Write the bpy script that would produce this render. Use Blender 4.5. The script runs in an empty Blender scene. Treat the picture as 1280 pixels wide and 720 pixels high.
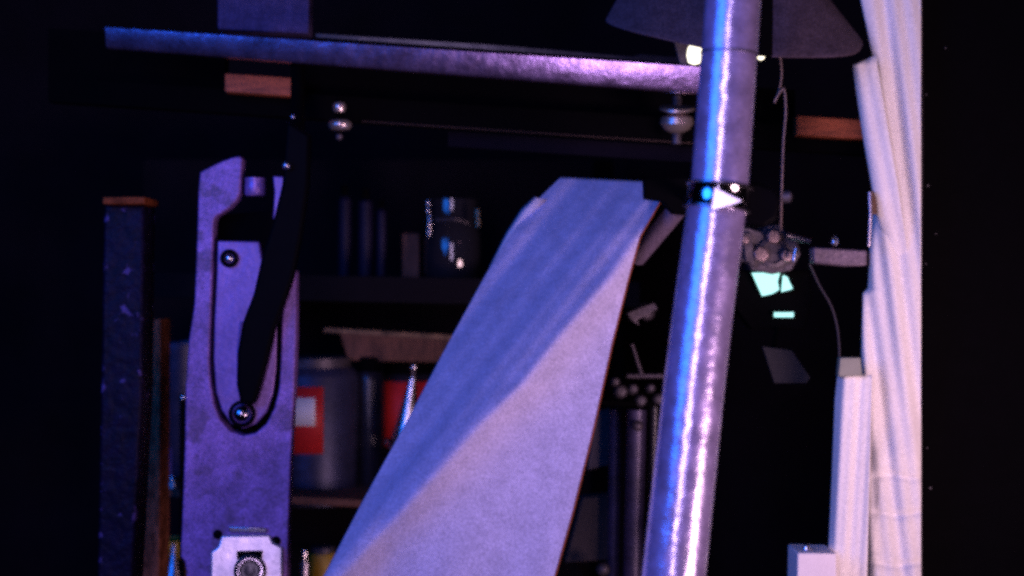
import bpy, bmesh, math, random
from mathutils import Vector, Matrix
random.seed(4)
sc = bpy.context.scene
COL = sc.collection

# ------------------------------------------------------------------ camera
CAMZ = 1.2
cam_d = bpy.data.cameras.new("camera"); cam = bpy.data.objects.new("camera", cam_d); COL.objects.link(cam)
cam.location = (0, 0, CAMZ); cam.rotation_euler = (math.radians(90), 0, 0)
cam_d.lens = 50; cam_d.sensor_width = 36; cam_d.clip_start = 0.05; cam_d.clip_end = 60
cam_d.dof.use_dof = True; cam_d.dof.focus_distance = 1.40; cam_d.dof.aperture_fstop = 3.2
sc.camera = cam
# ------------------------------------------------------------------ world (a dark room)
w = bpy.data.worlds.new("World"); sc.world = w; w.use_nodes = True
w.node_tree.nodes["Background"].inputs[0].default_value = (0.25, 0.2, 0.8, 1)
w.node_tree.nodes["Background"].inputs[1].default_value = 0.001
# ------------------------------------------------------------------ lamps
def lamp(name, loc, aim, size, power, color):
    d = bpy.data.lights.new(name, 'AREA'); d.shape = 'DISK'; d.size = size; d.energy = power; d.color = color
    o = bpy.data.objects.new(name, d); COL.objects.link(o); o.location = loc
    o.rotation_euler = (Vector(aim) - Vector(loc)).to_track_quat('-Z', 'Y').to_euler()
    return o
lamp("blue_lamp", (-0.98, 0.25, 1.66), (0.0, 1.5, 1.2), 0.95, 18.0, (0.012, 0.175, 1.0))
p_ = lamp("pink_lamp", (0.80, 0.66, 0.82), (0.24, 1.5, 1.22), 0.42, 2.5, (1.0, 0.63, 0.74)); p_.data.spread = math.radians(75)
f_ = lamp("flash_strip", (-0.18, -0.02, 1.36), (0.1, 1.5, 1.30), 0.14, 8.6, (0.60, 0.44, 0.80))
f_.data.shape = 'RECTANGLE'; f_.data.size_y = 0.85  # flash stretched tall, shaped to draw the long streak on the pole
sc.view_settings.view_transform = 'Standard'; sc.view_settings.look = 'None'
sc.view_settings.gamma = 1; sc.view_settings.exposure = -0.32; sc.view_settings.use_curve_mapping = False
sc.render.engine = 'CYCLES'
sc.cycles.pixel_filter_type = 'BLACKMAN_HARRIS'; sc.cycles.filter_width = 3.3
sc.cycles.max_bounces = 6; sc.cycles.use_denoising = False

# ------------------------------------------------------------------ helpers
K = 36 / 50 / 1280.0
def P(px, py, d): return Vector(((px - 640) * K * d, d, CAMZ - (py - 360) * K * d))
def S(px, d): return px * K * d
def lerp(a, b, t): return a + (b - a) * t
def poly(pts, y):                       # x of a polyline [(x, y)] at height y
    if y <= pts[0][1]: a, b = pts[0], pts[1]
    elif y >= pts[-1][1]: a, b = pts[-2], pts[-1]
    else:
        for a, b in zip(pts, pts[1:]):
            if a[1] <= y <= b[1]: break
    return lerp(a[0], b[0], (y - a[1]) / (b[1] - a[1]))

MATS = {}
def mat(name, col, rough=.5, metal=0., var=.15, scale=40., bump=.1, bscale=None, spec=.5, col2=None, grain=.0, stain=None,
        emit=None, estr=0., trans=0., rvar=0., sheen=0., coat=0., stretch=(1, 1, 1), bdist=.002, alpha=1.):
    if name in MATS: return MATS[name]
    m = bpy.data.materials.new(name); m.use_nodes = True; nt = m.node_tree; N = nt.nodes; L = nt.links
    b = N["Principled BSDF"]
    tc = N.new("ShaderNodeTexCoord"); mp = N.new("ShaderNodeMapping"); mp.inputs["Scale"].default_value = stretch
    L.new(tc.outputs["Object"], mp.inputs[0])
    n1 = N.new("ShaderNodeTexNoise"); n1.inputs["Scale"].default_value = scale; n1.inputs["Detail"].default_value = 6
    n1.inputs["Roughness"].default_value = .65
    L.new(mp.outputs[0], n1.inputs["Vector"])
    c2 = col2 or tuple(c * (1 - var) for c in col)
    r = N.new("ShaderNodeValToRGB"); r.color_ramp.elements[0].position = .35; r.color_ramp.elements[1].position = .65
    r.color_ramp.elements[0].color = (*c2, 1)
    r.color_ramp.elements[1].color = (*[min(1, c * (1 + var * .5)) for c in col], 1)
    L.new(n1.outputs["Fac"], r.inputs[0]); out = r.outputs[0]
    if stain:
        sc_, st, thr = stain
        n3 = N.new("ShaderNodeTexNoise"); n3.inputs["Scale"].default_value = sc_; n3.inputs["Detail"].default_value = 8
        L.new(mp.outputs[0], n3.inputs["Vector"])
        rr = N.new("ShaderNodeValToRGB"); rr.color_ramp.elements[0].position = thr; rr.color_ramp.elements[1].position = thr + .08
        L.new(n3.outputs["Fac"], rr.inputs[0])
        mx = N.new("ShaderNodeMix"); mx.data_type = 'RGBA'; L.new(rr.outputs[0], mx.inputs[0]); L.new(out, mx.inputs[6])
        mx.inputs[7].default_value = (*st, 1); out = mx.outputs[2]
    if grain:
        g = N.new("ShaderNodeTexNoise"); g.inputs["Scale"].default_value = 520; g.inputs["Detail"].default_value = 2
        L.new(tc.outputs["Object"], g.inputs["Vector"])
        mr = N.new("ShaderNodeMapRange"); mr.inputs[1].default_value = .3; mr.inputs[2].default_value = .7
        mr.inputs[3].default_value = 1 - grain; mr.inputs[4].default_value = 1 + grain; L.new(g.outputs["Fac"], mr.inputs[0])
        mm = N.new("ShaderNodeMix"); mm.data_type = 'RGBA'; mm.blend_type = 'MULTIPLY'; mm.inputs[0].default_value = 1
        L.new(out, mm.inputs[6]); L.new(mr.outputs[0], mm.inputs[7]); out = mm.outputs[2]
    L.new(out, b.inputs["Base Color"])
    b.inputs["Roughness"].default_value = rough; b.inputs["Metallic"].default_value = metal
    b.inputs["Specular IOR Level"].default_value = spec; b.inputs["Transmission Weight"].default_value = trans
    b.inputs["Sheen Weight"].default_value = sheen; b.inputs["Coat Weight"].default_value = coat
    b.inputs["Alpha"].default_value = alpha; b.inputs["Coat Roughness"].default_value = .20 if name == "galvanised_tube" else .03
    if name == "galvanised_tube": b.inputs["Coat IOR"].default_value = 2.6
    if rvar:
        mr = N.new("ShaderNodeMapRange"); mr.inputs[1].default_value = .3; mr.inputs[2].default_value = .7
        mr.inputs[3].default_value = max(.03, rough - rvar); mr.inputs[4].default_value = rough + rvar
        n4 = N.new("ShaderNodeTexNoise"); n4.inputs["Scale"].default_value = (bscale or scale) * .7; n4.inputs["Detail"].default_value = 5
        L.new(mp.outputs[0], n4.inputs["Vector"]); L.new(n4.outputs["Fac"], mr.inputs[0]); L.new(mr.outputs[0], b.inputs["Roughness"])
    if bump:
        n2 = N.new("ShaderNodeTexNoise"); n2.inputs["Scale"].default_value = bscale or scale * 3; n2.inputs["Detail"].default_value = 5
        L.new(mp.outputs[0], n2.inputs["Vector"])
        bp = N.new("ShaderNodeBump"); bp.inputs["Strength"].default_value = bump; bp.inputs["Distance"].default_value = bdist
        L.new(n2.outputs["Fac"], bp.inputs["Height"]); L.new(bp.outputs[0], b.inputs["Normal"]); L.new(bp.outputs[0], b.inputs["Coat Normal"])
    if emit:
        b.inputs["Emission Color"].default_value = (*emit, 1); b.inputs["Emission Strength"].default_value = estr
    MATS[name] = m; return m

def thing(name, label, cat, loc, group=None):
    o = bpy.data.objects.new(name, None); COL.objects.link(o); o.location = loc; o.empty_display_size = .02
    o["label"] = label; o["category"] = cat
    if group: o["group"] = group
    return o
def obj(name, bm, m, parent=None, smooth=True, bev=0., seg=2, label=None, cat=None, kind=None, group=None, solid=0., origin=None):
    """vertices come in world space; the object is placed at its own origin"""
    bmesh.ops.recalc_face_normals(bm, faces=bm.faces) if not solid else None
    me = bpy.data.meshes.new(name)
    o = bpy.data.objects.new(name, me); COL.objects.link(o)
    chain = Vector((0, 0, 0)); q = parent
    while q: chain += q.location; q = q.parent
    if origin is None:
        cs = [v.co for v in bm.verts]
        origin = Vector((sum(c.x for c in cs), sum(c.y for c in cs), sum(c.z for c in cs))) / len(cs)
        if parent is None: origin.z = min(c.z for c in cs)
    for v in bm.verts: v.co -= origin
    bm.to_mesh(me); bm.free()
    o.location = Vector(origin) - chain
    if parent: o.parent = parent
    me.materials.append(m)
    if smooth:
        for p in me.polygons: p.use_smooth = True
        if not solid:
            try: me.set_sharp_from_angle(angle=math.radians(40))
            except Exception: pass
    if solid:
        s = o.modifiers.new("solid", 'SOLIDIFY'); s.thickness = solid; s.offset = 0
    if bev:
        b = o.modifiers.new("bevel", 'BEVEL'); b.width = bev; b.segments = seg; b.limit_method = 'ANGLE'; b.angle_limit = math.radians(35)
    if label: o["label"] = label
    if cat: o["category"] = cat
    if kind: o["kind"] = kind
    if group: o["group"] = group
    return o
def prism(outline, d, t, bm=None, d2=None):
    """outline in photo pixels at distance d, thickness t going away from the camera; real vertices in metres"""
    bm = bm or bmesh.new()
    fr = [bm.verts.new(P(x, y, d if d2 is None else lerp(d, d2, (y) / 720.))) for x, y in outline]
    bk = [bm.verts.new(v.co + Vector((0, t, 0))) for v in fr]
    n = len(fr)
    bm.faces.new(fr); bm.faces.new(bk[::-1])
    for i in range(n): bm.faces.new((fr[i], bk[i], bk[(i + 1) % n], fr[(i + 1) % n]))
    return bm
def rect(x0, y0, x1, y1, s=0): return [(x0, y0), (x1, y0 + s * (x1 - x0)), (x1, y1 + s * (x1 - x0)), (x0, y1)]
def tube(pts, rads, n=20, bm=None, cap=True):
    bm = bm or bmesh.new(); pts = [Vector(p) for p in pts]
    if not hasattr(rads, '__len__'): rads = [rads] * len(pts)
    rings = []; up = None
    for i, p in enumerate(pts):
        t = (pts[min(i + 1, len(pts) - 1)] - pts[max(i - 1, 0)]).normalized()
        if up is None: up = t.orthogonal().normalized()
        up = (up - t * up.dot(t)).normalized(); sd = t.cross(up)
        rings.append([bm.verts.new(p + (up * math.cos(a) + sd * math.sin(a)) * rads[i]) for a in [2 * math.pi * k / n for k in range(n)]])
    for a, b in zip(rings, rings[1:]):
        for k in range(n): bm.faces.new((a[k], a[(k + 1) % n], b[(k + 1) % n], b[k]))
    if cap: bm.faces.new(rings[0][::-1]); bm.faces.new(rings[-1])
    return bm
def smoothpath(pts, n=6):
    out = []; pts = [Vector(p) for p in pts]
    for i in range(len(pts) - 1):
        p0 = pts[max(i - 1, 0)]; p1 = pts[i]; p2 = pts[i + 1]; p3 = pts[min(i + 2, len(pts) - 1)]
        for k in range(n):
            t = k / n
            out.append(.5 * ((2 * p1) + (p2 - p0) * t + (2 * p0 - 5 * p1 + 4 * p2 - p3) * t * t + (3 * p1 - p0 - 3 * p2 + p3) * t ** 3))
    out.append(pts[-1]); return out
def lathe(prof, base, axis=(0, 0, 1), n=32, bm=None):
    """prof [(radius, height)] turned about axis through base"""
    bm = bm or bmesh.new(); ax = Vector(axis).normalized(); u = ax.orthogonal().normalized(); v = ax.cross(u); rings = []
    base = Vector(base)
    for r, h in prof:
        if r < 1e-6: rings.append([bm.verts.new(base + ax * h)])
        else: rings.append([bm.verts.new(base + ax * h + (u * math.cos(a) + v * math.sin(a)) * r) for a in [2 * math.pi * k / n for k in range(n)]])
    for a, b in zip(rings, rings[1:]):
        for k in range(n):
            k2 = (k + 1) % n
            if len(a) == 1 and len(b) == 1: continue
            if len(a) == 1: bm.faces.new((a[0], b[k2], b[k]))
            elif len(b) == 1: bm.faces.new((a[k], a[k2], b[0]))
            else: bm.faces.new((a[k], a[k2], b[k2], b[k]))
    return bm
def dome(r, h, n=8): return [(r * math.sin(math.pi / 2 * (1 - i / n)), h * math.sin(math.pi / 2 * i / n)) for i in range(n)] + [(0, h)]
def ball(c, r, n=20): return lathe([(r * math.sin(math.pi * i / 12), -r * math.cos(math.pi * i / 12)) for i in range(13)], c, n=n)

# ------------------------------------------------------------------ materials
STEEL_BLUE = mat("purple_painted_cast_metal", (.30, .145, .47), .5, .15, var=.4, scale=30, bump=.35, bscale=160, stain=(38, (.17, .085, .24), .56), grain=.42, bdist=.001)
STEEL_INNER = mat("purple_painted_metal_inner", (.30, .155, .48), .38, .3, var=.2, scale=40, bump=.3, bscale=140, grain=.22, bdist=.001)
BLACK = mat("matt_black_paint", (.0014, .0011, .0018), .85, 0, spec=.04, bump=.15)
BLACK_GLOSS = mat("worn_black_enamel", (.0018, .0014, .003), .5, 0, spec=.03, bump=.1)
CHROME = mat("polished_steel", (.92, .86, .90), .24, 1, var=.1, scale=30, bump=.12, bscale=60, rvar=.08)
SATIN = mat("satin_steel", (.55, .50, .60), .32, 1, var=.3, scale=40, bump=.2, bscale=120, grain=.15)
DULL = mat("dull_grey_steel", (.10, .085, .11), .5, .5, var=.4, scale=60, bump=.4, bscale=120, grain=.2)
POLE = mat("galvanised_tube", (.50, .40, .80), .30, .45, coat=1., var=.3, scale=60, bump=.85, bscale=75, rvar=.13, grain=.14, bdist=.0012)
RAILM = mat("scratched_steel_rail", (.48, .31, .54), .22, .95, var=.5, scale=35, bump=.22, bscale=90, stretch=(1, 1, 1), grain=.25, bdist=.0015)
WOOD = mat("orange_brown_wood", (.38, .085, .028), .7, 0, var=.45, scale=30, stretch=(1, 1, 6), bump=.3, grain=.3)
WOOD_DARK = mat("old_brown_wood", (.13, .05, .03), .75, 0, var=.5, scale=40, stretch=(5, 1, 1), bump=.4, grain=.4)
CLOTH = mat("lilac_cotton", (.52, .47, .71), .85, 0, var=.14, scale=50, stretch=(1, 1, 1), bump=.35, bscale=420, grain=.26, sheen=.1, bdist=.0006, spec=.2)
WHITE = mat("white_cotton", (.84, .81, .80), .85, 0, var=.06, scale=20, stretch=(4, 4, .5), bump=.3, bscale=300, grain=.13, sheen=.1, bdist=.0006, spec=.2)
LAVENDER = mat("lavender_cotton", (.66, .60, .80), .85, 0, var=.15, scale=50, bump=.3, bscale=300, grain=.12, bdist=.0006, spec=.2)
SHADE = mat("dusty_grey_felt", (.085, .062, .09), .9, 0, var=.25, scale=60, bump=.3, bscale=300, grain=.45, spec=.1)
NAVY = mat("navy_paint", (.008, .005, .024), .5, .1, var=.5, scale=60, bump=.9, bscale=90, stain=(70, (.10, .06, .22), .62), grain=.4, spec=.12, bdist=.003)
INDIGO = mat("indigo_panel", (.085, .06, .15), .8, 0, var=.25, scale=60, bump=.3, grain=.4, spec=.1)
RED = mat("red_label", (.62, .02, .02), .6, 0, var=.12, scale=50, bump=0, grain=.2)
PALE = mat("pale_label", (.85, .85, .9), .6, 0, var=.05, bump=0, grain=.12)
GREYTIN = mat("grey_blue_tin", (.04, .042, .10), .45, .4, var=.3, scale=50, bump=.25, bscale=90, grain=.3)
DARKTIN = mat("black_tin", (.02, .018, .03), .25, .2, var=.3, bump=.2, bscale=40)
YELLOW = mat("yellow_tin", (.50, .30, .02), .5, 0, var=.4, scale=40, bump=.1, grain=.3)
BLUEGLASS = mat("blue_glass", (.05, .06, .35), .2, 0, var=.3, bump=.1, coat=.3)
GLASS = mat("clear_glass", (.015, .015, .022), .06, 0, var=0, bump=.2, bscale=30, coat=1.)
WALLM = mat("dark_wall", (.007, .005, .009), .9, 0, var=.3, scale=6, bump=.3, spec=.1)

# ------------------------------------------------------------------ setting
bm = bmesh.new(); bmesh.ops.create_cube(bm, size=1, matrix=Matrix.Translation((0, 2.66, 1.2)) @ Matrix.Diagonal((4.6, .1, 3.4, 1)))
obj("back_wall", bm, WALLM, smooth=False, kind="structure")

# added dark slab standing in for the right border; painted post at left
t = thing("border_slab", "added black slab as dark border at the right edge of the hanging white cloth", "upright", P(1215, 760, 1.535))
obj("post", prism([(1151, -30), (1330, -30), (1330, 760), (1151, 760)], 1.535, .06), BLACK, t, bev=.002)  # body of the added border slab, no real post
obj("edge_strip", tube(smoothpath([P(1152, -20, 1.528), P(1153, 200, 1.528), P(1151, 400, 1.528), P(1152, 740, 1.528)]), .0011, 8), mat("border_edge", (.05, .045, .06), .3, .3), t)
for (x, y, r) in [(1160, 232, 1.4), (1158, 118, 1), (1163, 610, 1.6), (1159, 560, 1), (1182, 60, 1), (1170, 292, .8), (1157, 330, 1)]:
    obj("border_fleck", lathe(dome(S(r, 1.535), .0006), P(x, y, 1.535), (0, -1, 0), 8), mat("border_fleck_grey", (.12, .11, .13), .6), t)
t = thing("painted_post", "navy scuffed post with an orange wooden cap at the left edge", "post", P(152, 760, 1.5))
obj("post", prism([(130, 256), (180, 256), (177, 500), (163, 760), (121, 760), (126, 480)], 1.52, .05), NAVY, t, bev=.003)
obj("cap", prism(rect(128, 246, 181, 255), 1.50, .06), mat("dull_orange_wood", (.26, .06, .02), .8, var=.5, scale=40, grain=.4, spec=.1), t, bev=.0015)
t2 = prism([(272, -30), (387, -30), (386, 42), (272, 36)], 1.66, .03)
obj("indigo_board", t2, INDIGO, bev=.002, label="indigo square-edged panel hanging behind the rail at upper left", cat="panel")

# ------------------------------------------------------------------ steel rail
t = thing("steel_rail", "long scratched steel rail crossing behind the polished pole", "rail", P(560, 90, 1.58))
def railsec(bm, x0, x1, n=40):
    ring0 = None
    top = lambda x: 32 + (x - 135) * .0655 + (6 if x > 500 else 6 * max(0, (x - 135) / 365.)) * 0
    hh = lambda x: 28 + (x - 135) * .011
    prof = [(0, 0), (0.0, 1), (.02, 1), (.02, 0)]
    for i in range(n + 1):
        x = lerp(x0, x1, i / n); y0 = top(x); h = hh(x); d = 1.60 - .080 * (x - 133) / 790
        j = .6 * math.sin(x * .13) * math.sin(x * .037)
        sec = [(y0 + 1.5 + j, 0), (y0 + h * .12, -.0054), (y0 + h * .88, -.0010), (y0 + h, .0005), (y0 + h, .012), (y0 + 1.5, .012)]
        ring = [bm.verts.new(P(x, yy, d) + Vector((0, dy, 0))) for yy, dy in sec]
        if ring0:
            for k in range(len(ring)): bm.faces.new((ring0[k], ring0[(k + 1) % 6], ring[(k + 1) % 6], ring[k]))
        else: bm.faces.new(ring)
        ring0 = ring
    bm.faces.new(ring0[::-1]); return bm
obj("bar", railsec(bmesh.new(), 133, 925), RAILM, t)
obj("flange", prism([(395, 42), (640, 58), (790, 71), (800, 68), (925, 78), (925, 85), (640, 64), (395, 46.5)], 1.60, .012), DARKTIN, t)
obj("bracket", prism([(842, 50), (872, 54), (874, 84), (850, 80)], 1.527, .008), DULL, t, bev=.001)

# black casing behind and below the rail with gaps that show the batten
t = thing("machine_casing", "black machine casing below the steel rail with bright bolts", "casing", P(600, 185, 1.66))
s = .0655
def band(x0, x1, ya, yb): return [(x0, ya + (x0 - 135) * s), (x1, ya + (x1 - 135) * s), (x1, yb + (x1 - 135) * s), (x0, yb + (x0 - 135) * s)]
obj("casing_panel", prism(band(366, 994, 56, 132), 1.70, .02), BLACK, t, bev=.001)
obj("casing_panel", prism(band(60, 282, 40, 132), 1.70, .02), BLACK, t, bev=.001)
obj("lower_beam", prism(band(120, 1100, 100, 132), 1.675, .02), BLACK, t, bev=.0015)
obj("trim_edge", tube([P(452, 151.5, 1.672), P(880, 180, 1.672)], .0009, 6), mat("tarnished_brass", (.035, .018, .018), .5, .5), t)
obj("dark_strip", prism([(560, 164), (900, 186), (900, 205), (560, 183)], 1.70, .01), mat("dark_blue_strip", (.004, .003, .008), .8, spec=.05), t)
for (x, y, r) in [(425, 157, 14), (424, 135, 8)]:
    k = obj("bolt", lathe([(0, -.002), (S(r * .8, 1.65), -.0015), (S(r, 1.65), .0015), (S(r * 1.04, 1.65), .004), (S(r, 1.65), .0065), (S(r * .8, 1.65), .009), (0, .0095)], P(x, y + 3.5, 1.625), (0, .0, 1), 24), mat("bright_brushed_knob", (.8, .68, .66), .30, .85, var=.05, bump=.05), t)
obj("bolt_shank", tube([P(424, 122, 1.642), P(425, 166, 1.642)], S(4, 1.65), 14), BLACK, t)
obj("bolt_tip", ball(P(424, 171, 1.64), S(4.5, 1.65)), DULL, t)
obj("knob_cap", lathe([(0, 0), (S(17, 1.62), 0), (S(22, 1.62), .002), (S(21, 1.62), .0045), (S(12, 1.62), .006), (0, .0065)], P(846, 139, 1.615), (0, -.3, 1), 28), mat("bright_brushed_knob", (.8, .68, .66), .30, .85, var=.05, bump=.05), t)
obj("knob", lathe([(0, -.011), (S(8, 1.62), -.011), (S(16, 1.62), -.007), (S(21, 1.62), 0), (S(19, 1.62), .007), (S(9, 1.62), .010), (0, .010)], P(846, 154, 1.615), (0, -.15, 1), 28), mat("bright_brushed_knob", (.8, .68, .66), .30, .85, var=.05, bump=.05), t)
obj("knob_shank", tube([P(846, 120, 1.645), P(846, 180, 1.645)], S(6, 1.62), 14), DULL, t)

obj("wooden_block", prism(band(281, 367, 82, 105), 1.650, .02), WOOD, bev=.001, label="orange wooden block under the rail, left, above the black lever", cat="block")
obj("wooden_block", prism(band(996, 1080, 88, 112), 1.650, .02), WOOD, bev=.001, label="orange wooden block right of the pole beside the white cloth", cat="block")

# ------------------------------------------------------------------ shelf rack
t = thing("shelf_rack", "dark wooden shelf rack holding tins and bottles behind the ribbon", "shelf", P(400, 780, 2.2))
obj("upright", prism([(177, 400), (201, 398), (199, 760), (166, 760)], 1.72, .05), mat("rusty_brown_wood", (.28, .09, .05), .75, var=.7, scale=60, stretch=(3, 1, 1), bump=.5, grain=.4, spec=.1), t, bev=.002)
obj("upright", prism([(742, 200), (764, 200), (762, 760), (740, 760)], 2.32, .03), BLACK, t, bev=.002)
obj("shelf_board", prism([(190, 340), (800, 352), (800, 385), (190, 372)], 1.93, .40), mat("dark_shelf", (.004, .003, .006), .8, grain=.2, spec=.1), t, bev=.001)
obj("rail_strip", prism([(405, 410), (600, 421), (600, 427), (405, 415)], 1.95, .02), mat("dusty_wood", (.15, .09, .05), .8, var=.8, scale=60, grain=.5), t)
obj("back_board", prism([(425, 416), (640, 428), (640, 455), (436, 450)], 2.05, .02), WOOD_DARK, t)
obj("shelf_board", prism([(192, 611), (520, 629), (520, 638), (192, 620)], 1.90, .40), WOOD_DARK, t, bev=.001)
obj("shelf_board", prism([(176, 745), (740, 768), (740, 790), (176, 765)], 1.90, .40), WOOD_DARK, t, bev=.001)
obj("back_panel", prism([(180, 200), (780, 200), (780, 790), (180, 790)], 2.33, .01), WALLM, t)

def can(name, label, cat, px, y0, y1, r, d, body, cap=None, capm=None, capfrac=.12, neck=None, group=None, rim=True):
    """can standing on y1; y0 its top, r its radius in photo pixels"""
    base = P(px, y1, d); h = S(y1 - y0, d); R = S(r, d)
    t = thing(name, label, cat, base, group)
    ch = h * capfrac if cap else 0; bh = h - ch
    pr = [(0, 0), (R * .97, 0), (R, .002), (R, bh * .93)]
    pr += [(R * .95, bh * .965), (R * neck, bh), (0, bh)] if neck else ([(R * 1.02, bh * .95), (R * 1.02, bh), (R * .93, bh), (R * .92, bh * .985), (0, bh * .985)] if rim else [(R * .96, bh), (0, bh)])
    obj("body", lathe(pr, base, n=40), body, t)
    if cap:
        rc = R * (neck or .9) * .95
        obj("cap", lathe([(0, 0), (rc, 0), (rc, ch * .9), (rc * .9, ch), (0, ch)], base + Vector((0, 0, bh + .0003)), n=28), capm, t)
    return t, base, h, R
def wrap(name, t, base, R, z0, z1, a0, a1, m, off=.0012, n=14):
    """label bent round the can; a in degrees, 0 faces the camera, positive right"""
    bm = bmesh.new(); rr = []
    for i in range(n + 1):
        a = math.radians(lerp(a0, a1, i / n)); v = Vector((math.sin(a), -math.cos(a), 0)) * (R + off)
        rr.append([bm.verts.new(base + v + Vector((0, 0, z))) for z in (z0, z1)])
    for a, b in zip(rr, rr[1:]): bm.faces.new((a[0], b[0], b[1], a[1]))
    return obj(name, bm, m, t, solid=.0008)
# lower shelf
t, b, h, R = can("tin_can", "grey can between the wooden rack upright and the purple bracket", "can", 226, 428, 613, 34, 2.10, GREYTIN)
t, b, h, R = can("bottle", "small blue bottle in front of the grey can on the shelf", "bottle", 207, 553, 611, 9, 1.96, BLUEGLASS, True, BLACK, .1, .5)
t, b, h, R = can("vial", "tiny white-topped vial at the shelf edge left of the arm", "vial", 215, 596, 612, 3.2, 1.915, PALE, True, CHROME, .3, .8)
t, b, h, R = can("jar", "wide blue-grey jar with red label and pale patch", "jar", 394, 446, 627, 54, 2.04, GREYTIN, True, DULL, .07, .86)
wrap("label_sheet", t, b, R, S(66, 2.04), S(147, 2.04), -55, 18, RED)
wrap("label_patch", t, b, R, S(100, 2.04), S(134, 2.04), -50, 8, PALE, off=.0026)
t, b, h, R = can("black_jar", "plain black jar between the two red-labelled containers", "jar", 462, 446, 630, 19, 2.06, DARKTIN, True, BLACK, .1, .8)
t, b, h, R = can("black_jar", "black jar with red label standing behind the silver oil can spout", "jar", 512, 452, 632, 40, 2.12, DARKTIN, True, BLACK, .08, .85)
wrap("label_sheet", t, b, R, S(77, 2.12), S(157, 2.12), -52, 55, RED)
t = thing("oil_can", "oil can with pointed silver spout before the red label", "oil can", P(508, 631, 1.97))
D = 1.97
obj("body", lathe([(0, 0), (S(26, D), 0), (S(27, D), .003), (S(27, D), S(40, D)), (S(22, D), S(62, D)), (0, S(66, D))], P(508, 631, D), n=32), SATIN, t)
sp = obj("spout", tube([P(505, 562, D), P(510, 520, D), P(516, 472, D)], [S(20, D), S(12, D), S(4.2, D)], 24), CHROME, t)
obj("tip", ball(P(517, 459, D), S(5, D)), CHROME, t)
obj("stem_or_shadow", tube([P(516, 472, D), P(517, 458, D)], S(2.2, D), 10), DULL, t)
obj("collar", lathe([(S(14, D), 0), (S(22, D), .002), (S(22, D), .008), (S(14, D), .011)], P(502, 558, D) , (.12, 0, 1), 20), CHROME, t)
t = thing("rod_tool", "thin black rod with bright ball tip left of the purple bracket", "rod", P(229, 745, 1.9))
obj("rod", tube([P(228, 745, 1.89), P(229, 500, 1.89)], S(4.2, 1.9), 12), BLACK_GLOSS, t)
obj("tip", ball(P(229, 497, 1.885), S(5, 1.9)), CHROME, t)
# bottom shelf
t, b, h, R = can("yellow_tin", "yellow tin on the bottom shelf left of the purple bracket", "tin", 212, 674, 746, 22, 2.0, YELLOW)
t = thing("oil_can", "silver cone of an oil can before the yellow tin at lower left", "oil can", P(217, 747, 1.92))
obj("body", lathe([(0, 0), (S(20, 1.92), 0), (S(19, 1.92), S(14, 1.92)), (S(5, 1.92), S(50, 1.92)), (S(2.5, 1.92), S(68, 1.92)), (0, S(69, 1.92))], P(217, 747, 1.92), n=28), SATIN, t)
t, b, h, R = can("yellow_tin", "yellow tin on the bottom shelf just right of the purple bracket", "tin", 404, 683, 755, 18, 2.0, YELLOW, True, DULL, .1, .9)
t, b, h, R = can("vial", "small silver bottle between the arm and the right yellow tin", "vial", 381, 688, 750, 6, 1.95, SATIN, True, CHROME, .2, .6)
# upper shelf
for i, (x, r, y0, lab) in enumerate([(431, 8, 232, "dim blue bottle, leftmost of three on the upper shelf"), (457, 9, 236, "dim blue bottle, middle of three on the upper shelf"), (477, 6, 250, "dim blue bottle, slimmest and rightmost of three on the upper shelf")]):
    can("slim_bottle", lab, "bottle", x, y0, 345, r, 2.05, mat("dim_blue_glass", (.010, .008, .03), .5, spec=.15, bump=.1, grain=.3), True, BLACK, .12, .5, group="slim bottles on the upper shelf")
obj("carton", prism([(503, 292), (524, 292), (524, 347), (503, 346)], 2.06, .04), WOOD_DARK, bev=.001, label="small brown carton beside the glass jar on the upper shelf", cat="carton")
t = thing("glass_jar", "dark glass jar with bright glints on the upper shelf", "jar", P(566, 348, 2.02)); D = 2.02
obj("body", lathe([(0, 0), (S(33, D), 0), (S(35, D), .004), (S(35, D), S(56, D)), (S(30, D), S(66, D)), (S(31, D), S(98, D)), (S(28, D), S(98, D)), (S(27, D), S(60, D)), (0, S(58, D))], P(566, 348, D), n=36), GLASS, t)
obj("bail_wire", tube(smoothpath([P(535, 250, D - .075), P(537, 275, D - .078), P(536, 296, D - .078)]), S(2.2, D), 8), CHROME, t)
obj("bail_wire", tube(smoothpath([P(597, 262, D - .06), P(598, 284, D - .06)]), S(2.6, D), 8), mat("brass_wire", (.8, .6, .35), .2, 1, bump=.1), t)
for yy in (254, 264, 281, 291): obj("bead", ball(P(535 + (yy > 270) * 1.5, yy, D - .08), S(3.2, D)), CHROME, t)
obj("clasp_bar", tube(smoothpath([P(545, 275, D - .077), P(570, 274, D - .08), P(586, 279, D - .072)]), S(1.4, D), 8), SATIN, t)

# ------------------------------------------------------------------ purple cast arm
D = 1.50
t = thing("cast_bracket", "purple cast bracket with U-shaped slot and silver latch", "bracket", P(298, 760, D))
fork = [(250, 215), (262, 209), (276, 202), (290, 197), (300, 195), (303, 199), (301, 222), (300, 240), (296, 250), (288, 259), (276, 267), (270, 270), (267, 277),
        (266, 300), (265, 340), (263, 400), (261, 450), (263, 480), (267, 505), (275, 525), (287, 539), (303, 545), (319, 542), (333, 530), (343, 510), (349, 485), (351, 450),
        (352, 410), (354, 375), (358, 345), (366, 336), (370, 338), (370, 420), (368, 480), (364, 560), (361, 640), (358, 760), (231, 760), (233, 715), (231, 703), (226, 696), (226, 686),
        (228, 640), (231, 560), (232, 480), (236, 425), (243, 380), (245, 330), (247, 275), (248, 235)]
obj("arm_plate", prism(fork, D, .022), STEEL_BLUE, t, bev=.0022, seg=3)
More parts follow.
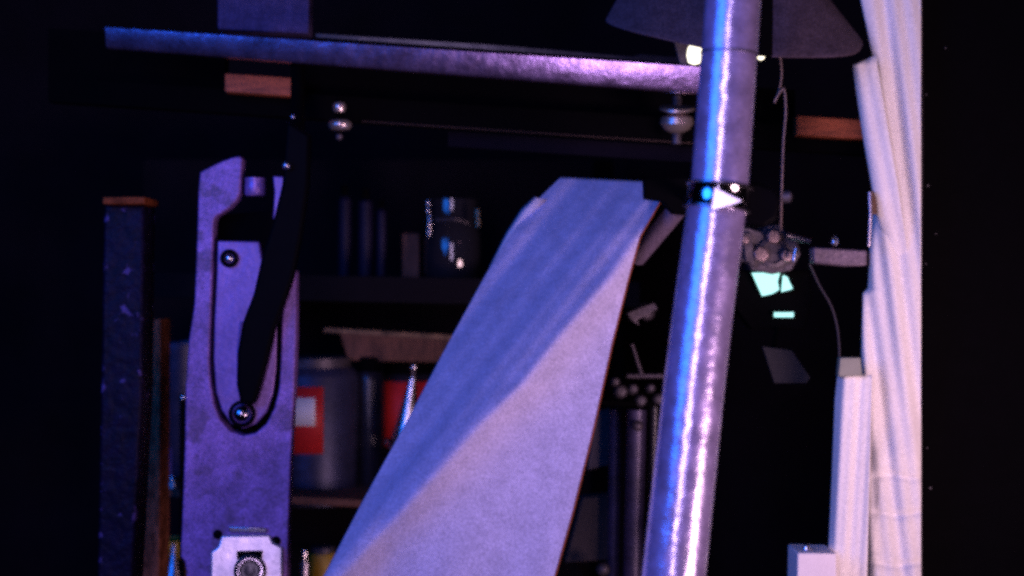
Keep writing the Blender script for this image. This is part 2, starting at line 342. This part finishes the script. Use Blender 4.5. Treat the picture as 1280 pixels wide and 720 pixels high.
inner = [(272, 301), (324, 302), (327, 322), (341, 345), (346, 380), (346, 420), (345, 460), (341, 492), (333, 515), (320, 530), (304, 536), (289, 530), (277, 513), (270, 490), (267, 450), (268, 400), (271, 340)]
obj("slot_plate", prism(inner, D + .003, .012), STEEL_INNER, t, bev=.0018, seg=3)
obj("groove_shade_plate", prism([(262, 270), (350, 262), (362, 335), (360, 480), (345, 552), (303, 566), (262, 552), (256, 480)], D + .024, .006), BLACK, t)  # black sheet added so the groove reads as deep shade
obj("raised_lip", tube(smoothpath([P(302, 402, D), P(299, 430, D), P(298, 460, D), P(299, 488, D)]), S(2.6, D), 8), STEEL_INNER, t)
lev = [(358, 150), (388, 168), (386, 230), (376, 300), (366, 348), (352, 388), (343, 412), (334, 450), (326, 480), (318, 506), (300, 506), (295, 480), (296, 440), (303, 402), (316, 368), (328, 315), (342, 272), (352, 230)]
obj("lever", prism(lev, D - .020, .014), BLACK_GLOSS, t, bev=.004, seg=3)
obj("lever_shank", tube([P(372, 160, D + .03), P(372, 60, D + .12)], .008, 12), BLACK, t)
def screw(x, y, r, rb, m1=CHROME, prot=.006):
    obj("screw_seat", lathe([(S(rb, D), .0), (S(rb, D), .003), (S(rb * .75, D), .0038), (0, .0038)], P(x, y, D + .002), (0, -1, 0), 24), BLACK_GLOSS, t)
    obj("screw_head", lathe(dome(S(r, D), prot), P(x, y, D - .0018), (0, -1, 0), 20), m1, t)
screw(287, 323, 6.5, 11.5); screw(303, 517, 13, 17, mat("dark_chrome", (.42, .38, .45), .17, 1, bump=.1), .012)
# pivot roller and spring link by the lug
obj("roller", lathe([(0, 0), (S(11, D), 0), (S(13, D), .002), (S(13, D), .012), (S(12.5, D), .014), (S(13, D), .016), (S(13, D), .019), (0, .019)], P(319, 245, D + .01), (0, 0, 1), 24), STEEL_INNER, t)
obj("link", prism([(341, 220), (358, 221), (356, 236), (352, 246), (350, 262), (345, 275), (341, 274), (343, 240)], D - .004, .008), STEEL_INNER, t, bev=.0015)
obj("pin", ball(P(358, 207, D - .025), S(5.5, D)), SATIN, t)
obj("pin", ball(P(366, 146, D - .024), S(3.2, D)), SATIN, t)
# silver latch
l = obj("latch_plate", prism([(276, 670), (336, 670), (340, 680), (352, 686), (352, 760), (263, 760), (263, 690), (272, 684)], D - .012, .012), mat("worn_bright_plate", (.66, .58, .66), .34, .6, var=.15, scale=30, bump=.3, bscale=50, grain=.1, rvar=.08), t, bev=.0022, seg=3)
obj("slot_opening", prism([(295, 690), (327, 690), (326, 700), (295, 700)], D - .0138, .004), BLACK, l)
obj("keyhole_collar", lathe([(S(13, D), 0), (S(20, D), .001), (S(20, D), .004), (S(16, D), .0065), (S(13, D), .004)], P(312, 714, D - .012), (0, -1, 0), 32), CHROME, l)
obj("keyhole", lathe([(0, 0), (S(13.5, D), 0), (S(13, D), .002), (S(6, D), .0012), (0, .003)], P(312, 714, D - .0123), (0, -1, 0), 24), mat("dark_bore", (.02, .015, .02), .25, .3), l)
l.rotation_euler = (math.radians(-8), 0, math.radians(6))
obj("latch_strip", prism([(286, 658), (333, 660), (333, 666), (286, 665)], D - .004, .006), SATIN, t, bev=.001)
obj("latch_screw", lathe(dome(S(6, D), .003), P(272, 668, D - .001), (0, -1, 0), 14), BLACK_GLOSS, t)
obj("latch_screw", lathe(dome(S(6, D), .003), P(345, 676, D - .001), (0, -1, 0), 14), BLACK_GLOSS, t)

# ------------------------------------------------------------------ cloth ribbon
LE = [(701, 222), (672, 250), (640, 292), (608, 342), (560, 430), (508, 528), (456, 622), (404, 722), (370, 790)]
RE = [(826, 222), (826, 250), (800, 296), (785, 350), (765, 430), (741, 540), (716, 640), (693, 722), (672, 790)]
RG = [(868, 230), (800, 292), (765, 345), (700, 420), (653, 480), (600, 530), (547, 590), (500, 640), (433, 712), (360, 790)]
bm = bmesh.new(); NU, NV = 110, 150; grid = []
for j in range(NV + 1):
    py = lerp(222, 790, j / NV); row = []
    for i in range(NU + 1):
        u = i / NU
        px = lerp(poly(LE, py), poly(RE, py), u)
        yy = py + (6 * u if j == 0 else 6 * u * max(0, 1 - j / 8.))
        base = lerp(1.50, 1.34, (py - 222) / 500.)
        s_ = (px - poly(RG, py)) * K * 1.42
        soft = .012
        q = math.sqrt(s_ * s_ + soft * soft) - soft
        slope = .85 if s_ < 0 else .08
        dep = slope * q
        if s_ > 0: dep += .026 * (1 - math.exp(-(s_ / .032) ** 1.4))
        if s_ < 0: dep = .22 * math.tanh(dep / .22)
        across = (px + .78 * py)
        amp = min(1, max(0, -s_ / .03))
        dep += amp * (.0019 * math.sin(across * .105 + .004 * py) + .0010 * math.sin(across * .21 + 1.3) + .0022 * math.sin(across * .048 + 2))
        dep += .0016 * math.sin((px + .35 * py) * .045) * min(1, max(0, s_ / .03)) * max(0, (py - 500) / 220.)
        # pinch beside the ridge near the lower part
        g = math.exp(-((px - 478) / 26) ** 2 - ((py - 650) / 55) ** 2); dep += .006 * g
        g = math.exp(-((px + .95 * py - 1045) / 26) ** 2 - ((py - 580) / 60) ** 2); dep += .013 * g
        row.append(bm.verts.new(P(px, yy, base + dep)))
    grid.append(row)
for j in range(NV):
    for i in range(NU): bm.faces.new((grid[j][i], grid[j + 1][i], grid[j + 1][i + 1], grid[j][i + 1]))
edge_pts = [row[-1].co.copy() for row in grid[8:]]
rib = obj("cloth_ribbon", bm, CLOTH, solid=.0009, label="broad lilac cloth ribbon stretched diagonally from the black clamp jaw", cat="ribbon")
obj("lens_colour_fringe", tube([v + Vector((.0004, -.0006, 0)) for v in edge_pts], .0008, 6), mat("lens_fringe_brown", (.30, .07, .02), .8), rib)  # brown line put in for the lens colour fringe, no real thread
bm = bmesh.new()
a = [(668, 246), (652, 262), (634, 290), (612, 334)]; c = [(676, 250), (660, 272), (640, 300), (612, 345)]
prev = None
for (x0, y0), (x1, y1) in zip(a, c):
    r_ = [bm.verts.new(P(x0, y0, 1.585)), bm.verts.new(P((x0 + x1) / 2, (y0 + y1) / 2, 1.575)), bm.verts.new(P(x1 + 12, y1, 1.585))]
    if prev:
        for k in range(2): bm.faces.new((prev[k], prev[k + 1], r_[k + 1], r_[k]))
    prev = r_
obj("folded_hem", bm, LAVENDER, rib, solid=.001)

# ------------------------------------------------------------------ polished pole
t = thing("steel_pole", "leaning mottled galvanised steel pole in front of everything", "pole", P(830, 800, 1.05))
Rp = .0233
up = smoothpath([P(919, -40, 1.155), P(908, 110, 1.152), P(899, 240, 1.15)], 8)
lo = smoothpath([P(899, 238, 1.15), P(884, 350, 1.147), P(868, 480, 1.143), P(855, 600, 1.138), P(842, 720, 1.133), P(834, 800, 1.13)], 8)
obj("upper_tube", tube(up, [lerp(.0222, .0231, i / (len(up) - 1)) for i in range(len(up))], 48), POLE, t)
obj("lower_tube", tube(lo, [lerp(.0233, .0254, i / (len(lo) - 1)) for i in range(len(lo))], 48), POLE, t)
obj("joint_ring", tube([P(911.4, 66, 1.153), P(911.2, 69, 1.153)], Rp * 1.006, 48), mat("joint_line", (.25, .22, .32), .4, .8), t)

# clamp on the pole
t = thing("pole_clamp", "bright band clamp with black jaw tightened round the pole", "clamp", P(899, 300, 1.165))
ax = (P(895.8, 262, 1.149) - P(899.6, 230, 1.150)).normalized()
b0 = P(899.6, 232, 1.150)
obj("band", lathe([(Rp + .0002, 0), (Rp + .0018, 0), (Rp + .0024, .0012), (Rp + .0012, .003), (Rp + .0014, .017), (Rp + .0024, .0188), (Rp + .0018, .020), (Rp + .0002, .020)], b0, ax, 64),
    mat("mirror_band", (.8, .78, .82), .10, 1, var=.1, bump=.15, bscale=40), t)
bm = prism([(893, 234), (916, 246), (927, 251), (916, 256), (889, 263)], 1.120, .002)
for v in bm.verts: v.co.y -= (v.co.x - P(888, 250, 1.12).x) * .17
obj("band_glint", bm, mat("painted_glint", (.95, .9, .95), .36, .9, bump=.1), t, bev=.0004)  # added bright wedge standing in for the reflection on the band
for q_ in (0.0, .0192): obj("band_rim", lathe([(Rp + .0004, q_ - .0006), (Rp + .0036, q_ - .0004), (Rp + .0038, q_ + .0010), (Rp + .0004, q_ + .0014)], b0, ax, 64), SATIN, t)
obj("screw_block", prism([(930, 232), (948, 228), (968, 236), (976, 248), (972, 274), (955, 284), (936, 280), (928, 262)], 1.15, .02), BLACK_GLOSS, t, bev=.003, seg=3)
obj("clamp_screw", tube([P(934, 236, 1.146), P(930, 270, 1.143)], S(3, 1.15), 12), CHROME, t)
obj("screw_knob", lathe([(0, 0), (S(7, 1.16), 0), (S(7, 1.16), .006), (0, .008)], P(978, 246, 1.16), (1, -.2, 0), 16), DULL, t)
obj("jaw", prism([(806, 224), (864, 222), (866, 268), (843, 266), (828, 250), (807, 247)], 1.43, .03), BLACK, t, bev=.001)
obj("jaw_arm", tube([P(856, 246, 1.46), P(872, 246, 1.30), P(884, 247, 1.18)], .006, 14), BLACK, t)
obj("brace_tube", tube([P(846, 262, 1.50), P(796, 322, 1.56)], S(12, 1.5), 20), mat("dull_purple_tube", (.20, .15, .24), .5, .4, grain=.3, bump=.2), t)

# ------------------------------------------------------------------ lamp with dusty shade above the rail
D = 1.46
t = thing("hanging_lamp", "dusty dark lamp shade with two small lit bulbs behind the pole", "lamp", P(912, 72, D))
bm = bmesh.new(); prev = None; n = 44
rim = [(755, 27), (768, 34), (800, 43), (840, 52), (872, 60), (915, 68), (960, 72), (1010, 73), (1050, 72), (1070, 69), (1078, 61), (1079, 52)]
topl = [(782, -24), (815, -26), (850, -28), (885, -29), (905, -30), (925, -30), (945, -30), (965, -30), (985, -30), (1000, -30), (1010, -29), (1016, -28)]
for (x0, y0), (x1, y1), k in zip(rim, topl, range(12)):
    bulge = -.10 * math.sin(math.pi * (k + .3) / 11.6)
    row = [bm.verts.new(P(lerp(x0, x1, f), lerp(y0, y1, f), D + .05 + bulge * (1 - .55 * f) + .0022 * math.sin(k * 2.3 + f * 2))) for f in (0, .1, .3, .5, .7, .9, 1)]
    if prev:
        for q in range(6): bm.faces.new((prev[q], row[q], row[q + 1], prev[q + 1]))
    prev = row
sh = obj("shade", bm, SHADE, t, solid=.0022)
sh.modifiers.new("sub", 'SUBSURF').render_levels = 2
obj("stem_or_shadow", prism([(950, -30), (967, -30), (966, 70), (950, 68)], 1.37, .01), BLACK, t, bev=.001)  # black strip added in place of the pole's shadow on the shade
obj("socket", lathe([(0, 0), (.014, 0), (.016, .004), (.016, .05), (0, .05)], P(912, 66, D + .0), (0, 0, 1), 20), BLACK, t)
BULB = mat("lit_bulb", (.9, .85, .7), .3, 0, bump=0, var=0, emit=(1, .92, .66), estr=3.)
obj("bulb", lathe([(0, -.013), (.006, -.011), (.0082, -.004), (.0078, .003), (.0045, .011), (.003, .014), (0, .014)], P(869, 65, D - .01), (.1, 0, 1), 20), BULB, t)
obj("bulb", ball(P(951, 70, D - .01), S(5, D)), BULB, t)
obj("bulb_arm", tube([P(869, 52, D), P(912, 48, D), P(951, 62, D)], .004, 10), DULL, t)

# ------------------------------------------------------------------ mechanism to the right of the pole
D = 1.56
t = thing("feed_mechanism", "grey bolted mechanism with painted-bright cyan panes behind the pole", "mechanism", P(970, 400, D))
obj("housing", prism([(915, 286), (934, 284), (952, 290), (958, 282), (976, 280), (982, 290), (996, 294), (1001, 318), (990, 338), (966, 343), (940, 338), (934, 328), (915, 326)], D, .05), DULL, t, bev=.0015)
obj("rib_plate", prism([(928, 292), (940, 291), (944, 334), (932, 326)], D - .006, .006), DULL, t, bev=.001)
obj("cover_disc", lathe([(0, 0), (S(19, D), 0), (S(19, D), .004), (S(14, D), .005), (S(13, D), .002), (0, .002)], P(966, 316, D - .0005), (0, -1, .1), 28), DULL, t)
for (x, y, r) in [(950, 318, 11), (982, 320, 9), (966, 296, 10), (930, 300, 6)]:
    obj("hex_bolt", lathe([(0, 0), (S(r, D), 0), (S(r, D), .006), (S(r * .8, D), .008), (0, .008)], P(x, y, D - .001), (0, -1, 0), 6), mat("rusty_bolt", (.30, .22, .24), .4, .7, bump=.4, grain=.3), t, bev=.0006)
obj("link_rod", tube([P(984, 294, D - .02), P(1013, 302, D - .02)], S(4, D), 12), SATIN, t)
obj("stud", tube([P(995, 311, D - .02), P(992, 326, D - .02)], S(2.6, D), 10), CHROME, t)
CY = mat("emissive_cyan_pane", (.3, .6, .6), .3, 0, bump=0, var=0, emit=(.42, 1., .84), estr=1.35)  # emission stands in for bright light caught in the panes
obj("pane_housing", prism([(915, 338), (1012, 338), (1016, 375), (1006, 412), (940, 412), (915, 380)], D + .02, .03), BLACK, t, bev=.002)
obj("emissive_pane", prism([(940, 341), (975, 341), (972, 352), (974, 362), (966, 367), (953, 370)], D + .008, .003), CY, t)
obj("emissive_pane", prism([(979, 344), (984, 346), (991, 361), (977, 365)], D + .008, .003), CY, t)
obj("emissive_pane", prism([(968, 390.5), (992, 390.5), (992, 396.5), (968, 396.5)], D + .012, .003), CY, t)
obj("hanging_blade", prism([(953, 433), (990, 438), (1013, 472), (1008, 479), (968, 479)], D - .01, .004), mat("dusty_dark_steel", (.014, .012, .017), .8, .1, grain=.5), t, bev=.0006)
obj("blade_stem", tube([P(966, 436, D), P(972, 410, D + .02)], .003, 8), BLACK, t)
t = thing("guide_bar", "short grey guide bar joining the white cloth, small knob on top", "bar", P(1048, 334, 1.50))
obj("bar", prism([(1016, 309), (1084, 313), (1084, 332), (1060, 333), (1017, 329)], 1.50, .02), mat("grey_bar", (.15, .11, .15), .5, .3, var=.3, scale=60, bump=.3, grain=.35), t, bev=.002)
obj("knob", lathe([(0, 0), (S(3, 1.5), 0), (S(5.5, 1.5), .003), (S(5, 1.5), .007), (S(1.5, 1.5), .010), (0, .012)], P(1043, 307, 1.50), (0, 0, 1), 18), CHROME, t)
obj("hanging_wire", tube(smoothpath([P(975, 70, 1.5), P(977, 92, 1.5), P(974, 112, 1.5), P(968, 128, 1.5), P(973, 118, 1.498), P(980, 112, 1.498), P(982, 140, 1.5), P(979, 180, 1.5), P(977, 240, 1.5), P(976, 290, 1.55)], 8), .0011, 8),
    mat("twine", (.22, .16, .17), .7, grain=.3), label="thin kinked twine hanging below the dusty shade beside the pole", cat="twine")
obj("thin_cable", tube(smoothpath([P(1012, 330, 1.53), P(1024, 356, 1.53), P(1040, 385, 1.53), P(1048, 420, 1.53), P(1049, 470, 1.53), P(1046, 540, 1.53)], 8), .0010, 8),
    mat("black_cable", (.05, .04, .05), .5), label="thin dark cable curving down beside the white cloth", cat="cable")

# ------------------------------------------------------------------ gear between ribbon and pole
D = 1.72
t = thing("valve_assembly", "dim steel valve and tubing between the ribbon and pole", "valve", P(795, 760, D))
obj("wing_nut", lathe(dome(S(12, D), .008), P(808, 389, D), (.5, -1, .3), 20), mat("dim_steel", (.11, .09, .12), .5, .6, bump=.4, bscale=90, grain=.3), t)
wing = MATS["dim_steel"]
obj("wing", prism([(783, 391), (800, 384), (818, 378), (823, 386), (806, 396), (796, 400), (800, 408), (788, 400)], D - .01, .006), wing, t, bev=.0015)
obj("lever_rod", tube([P(790, 430, D), P(802, 468, D)], S(2.2, D), 10), wing, t)
obj("handle_bar", tube([P(784, 470, D), P(798, 470, D), P(830, 470, D)], S(3.2, D), 12), wing, t)
for (x, y, r) in [(775, 490, 9), (790, 487, 7), (812, 486, 6), (768, 478, 6), (822, 500, 8), (800, 502, 8)]:
    obj("fitting", lathe([(0, 0), (S(r, D), 0), (S(r, D), .008), (S(r * .6, D), .012), (0, .012)], P(x, y, D), (.1, -1, .2), 8), DULL, t, bev=.0008)
bl = mat("dim_blue_tube", (.065, .05, .12), .4, .3, var=.4, bump=.2, grain=.3)
obj("tube", tube([P(796, 512, D), P(790, 760, D)], S(12, D), 20), bl, t)
obj("tube", tube([P(770, 512, D + .03), P(766, 760, D + .03)], S(8, D), 20), bl, t)
obj("tube_cap", lathe(dome(S(7, D), .006), P(797, 532, D - .014), (0, -1, .4), 16), wing, t)
obj("tube", tube([P(818, 505, D + .02), P(812, 760, D + .02)], S(6, D), 16), DARKTIN, t)
obj("grey_block", prism([(744, 516), (766, 512), (762, 582), (734, 588)], D + .05, .03), mat("dim_stone", (.09, .07, .08), .8, grain=.4), t, bev=.002)
obj("mount_block", prism([(728, 622), (772, 618), (770, 700), (706, 704)], D + .05, .03), mat("dim_brown", (.05, .035, .035), .8, grain=.4), t, bev=.002)
obj("cross_plate", prism([(735, 500), (832, 503), (832, 509), (735, 506)], D - .01, .02), BLACK, t)
obj("foot_fitting", lathe(dome(S(9, D), .01), P(754, 712, D), (0, -1, .4), 14), DULL, t)
obj("base_plate", prism([(700, 742), (850, 746), (850, 762), (700, 758)], D - .01, .06), BLACK, t)

# ------------------------------------------------------------------ hanging white cloth
def hang(name, LEp, REp, y0, y1, d, folds, label=None, parent=None, m=WHITE, NU=60, NV=90, slant=0., extra=None, edge=.010, thick=.0012, group=None, **kw):
    bm = bmesh.new(); g = []
    for j in range(NV + 1):
        py = lerp(y0, y1, j / NV); row = []
        for i in range(NU + 1):
            u = i / NU; px = lerp(poly(LEp, py), poly(REp, py), u)
            dep = 0
            for (A, lam, ph, drift) in folds:
                dep += A * math.sin(2 * math.pi * (px + drift * (py - 360)) / lam + ph)
            if extra: dep += extra(px, py, u)
            # edge turns back
            dep += edge * math.exp(-u * (poly(REp, py) - poly(LEp, py)) / 5.)
            yy = py + (slant * (u - .3) if j == 0 else 0)
            row.append(bm.verts.new(P(px, yy, d + dep)))
        g.append(row)
    for j in range(NV):
        for i in range(NU): bm.faces.new((g[j][i], g[j + 1][i], g[j + 1][i + 1], g[j][i + 1]))
    return obj(name, bm, m, parent, solid=thick, label=label, cat=None if parent else "cloth", **kw)
R_ = [(1151, -30), (1151, 800)]
def crease(x, y):
    e = 1075 + (720 - y) * .10                      # left limit of the creased bottom corner
    k = min(1, max(0, (x - e) / 14.)) * min(1, max(0, (y - 520) / 50.))
    return k * (-.0050 + sum(.0042 * math.exp(-((y - c - 2.5 * math.sin(x * .09 + c)) / 4.0) ** 2) for c in (596, 642, 705)) + .0016 * math.sin(y * .075 + .4))
GRP = "white cloths hanging at the right"
cl1 = hang("white_cloth", [(1070, -30), (1077, 5), (1085, 42), (1093, 80), (1097, 200), (1092, 262), (1088, 300), (1086, 350), (1085, 361), (1079, 366), (1077, 440), (1078, 480), (1074, 600), (1070, 790)], R_, -30, 790, 1.495,
     [(.0028, 47, .4, -.10), (.0019, 23, 1.2, -.13), (.003, 100, 2, .1)], "broad white cloth in soft folds running full height beside the black border slab", group=GRP, NV=260,
     extra=lambda x, y, u: crease(x, y))
cl2 = hang("white_cloth", [(1066, 78), (1070, 110), (1079, 170), (1088, 222), (1096, 268), (1108, 310), (1126, 360), (1143, 430)], [(1094, 68), (1108, 150), (1122, 230), (1134, 310), (1142, 370), (1145, 430)], 78, 428, 1.478,
     [(.0012, 40, .2, -.20), (.0006, 18, .6, -.2)], extra=lambda x, y, u: .034 * max(0, min(1, (y - 235) / 130.)) ** 1.5, label="narrow white cloth layer with cut top corner just below the dusty shade", slant=-14, group=GRP)
cl4 = hang("white_cloth", [(1047, 470), (1044, 500), (1040, 600), (1034, 730), (1032, 790)], [(1090, 470), (1082, 790)], 470, 790, 1.474,
     [(.0018, 34, 2.4, .05), (.0006, 13, 0, .06)], "bright lower white strip hanging from a grey clip", slant=-2, group=GRP)
obj("clip", prism([(1050, 447), (1076, 447), (1078, 470), (1048, 471)], 1.466, .012), mat("grey_clip", (.24, .25, .20), .6), cl4, bev=.0012)
obj("white_box", prism([(997, 691), (1046, 692), (1046, 790), (995, 790)], 1.44, .05), mat("white_card", (.84, .78, .80), .7, var=.05, grain=.08), bev=.0015,
    label="small white box left of the cloth at the bottom edge", cat="box")
obj("bright_knob", lathe([(0, 0), (S(3, 1.45), 0), (S(5, 1.45), .003), (S(4, 1.45), .006), (0, .008)], P(1008, 690, 1.455), (0, 0, 1), 18), CHROME,
    label="tiny bright knob on top of the small white box", cat="knob")
t = thing("cloth_hook", "small dark hook holding the white cloth edge", "hook", P(1090, 275, 1.47))
obj("plate", prism([(1085, 240), (1092, 238), (1096, 250), (1097, 268), (1089, 268)], 1.475, .008), mat("rusty_brown", (.10, .05, .03), .5, .2), t, bev=.001)
obj("pin", tube([P(1087, 240, 1.472), P(1088, 268, 1.472), P(1086, 308, 1.476)], S(2.4, 1.48), 10), SATIN, t)
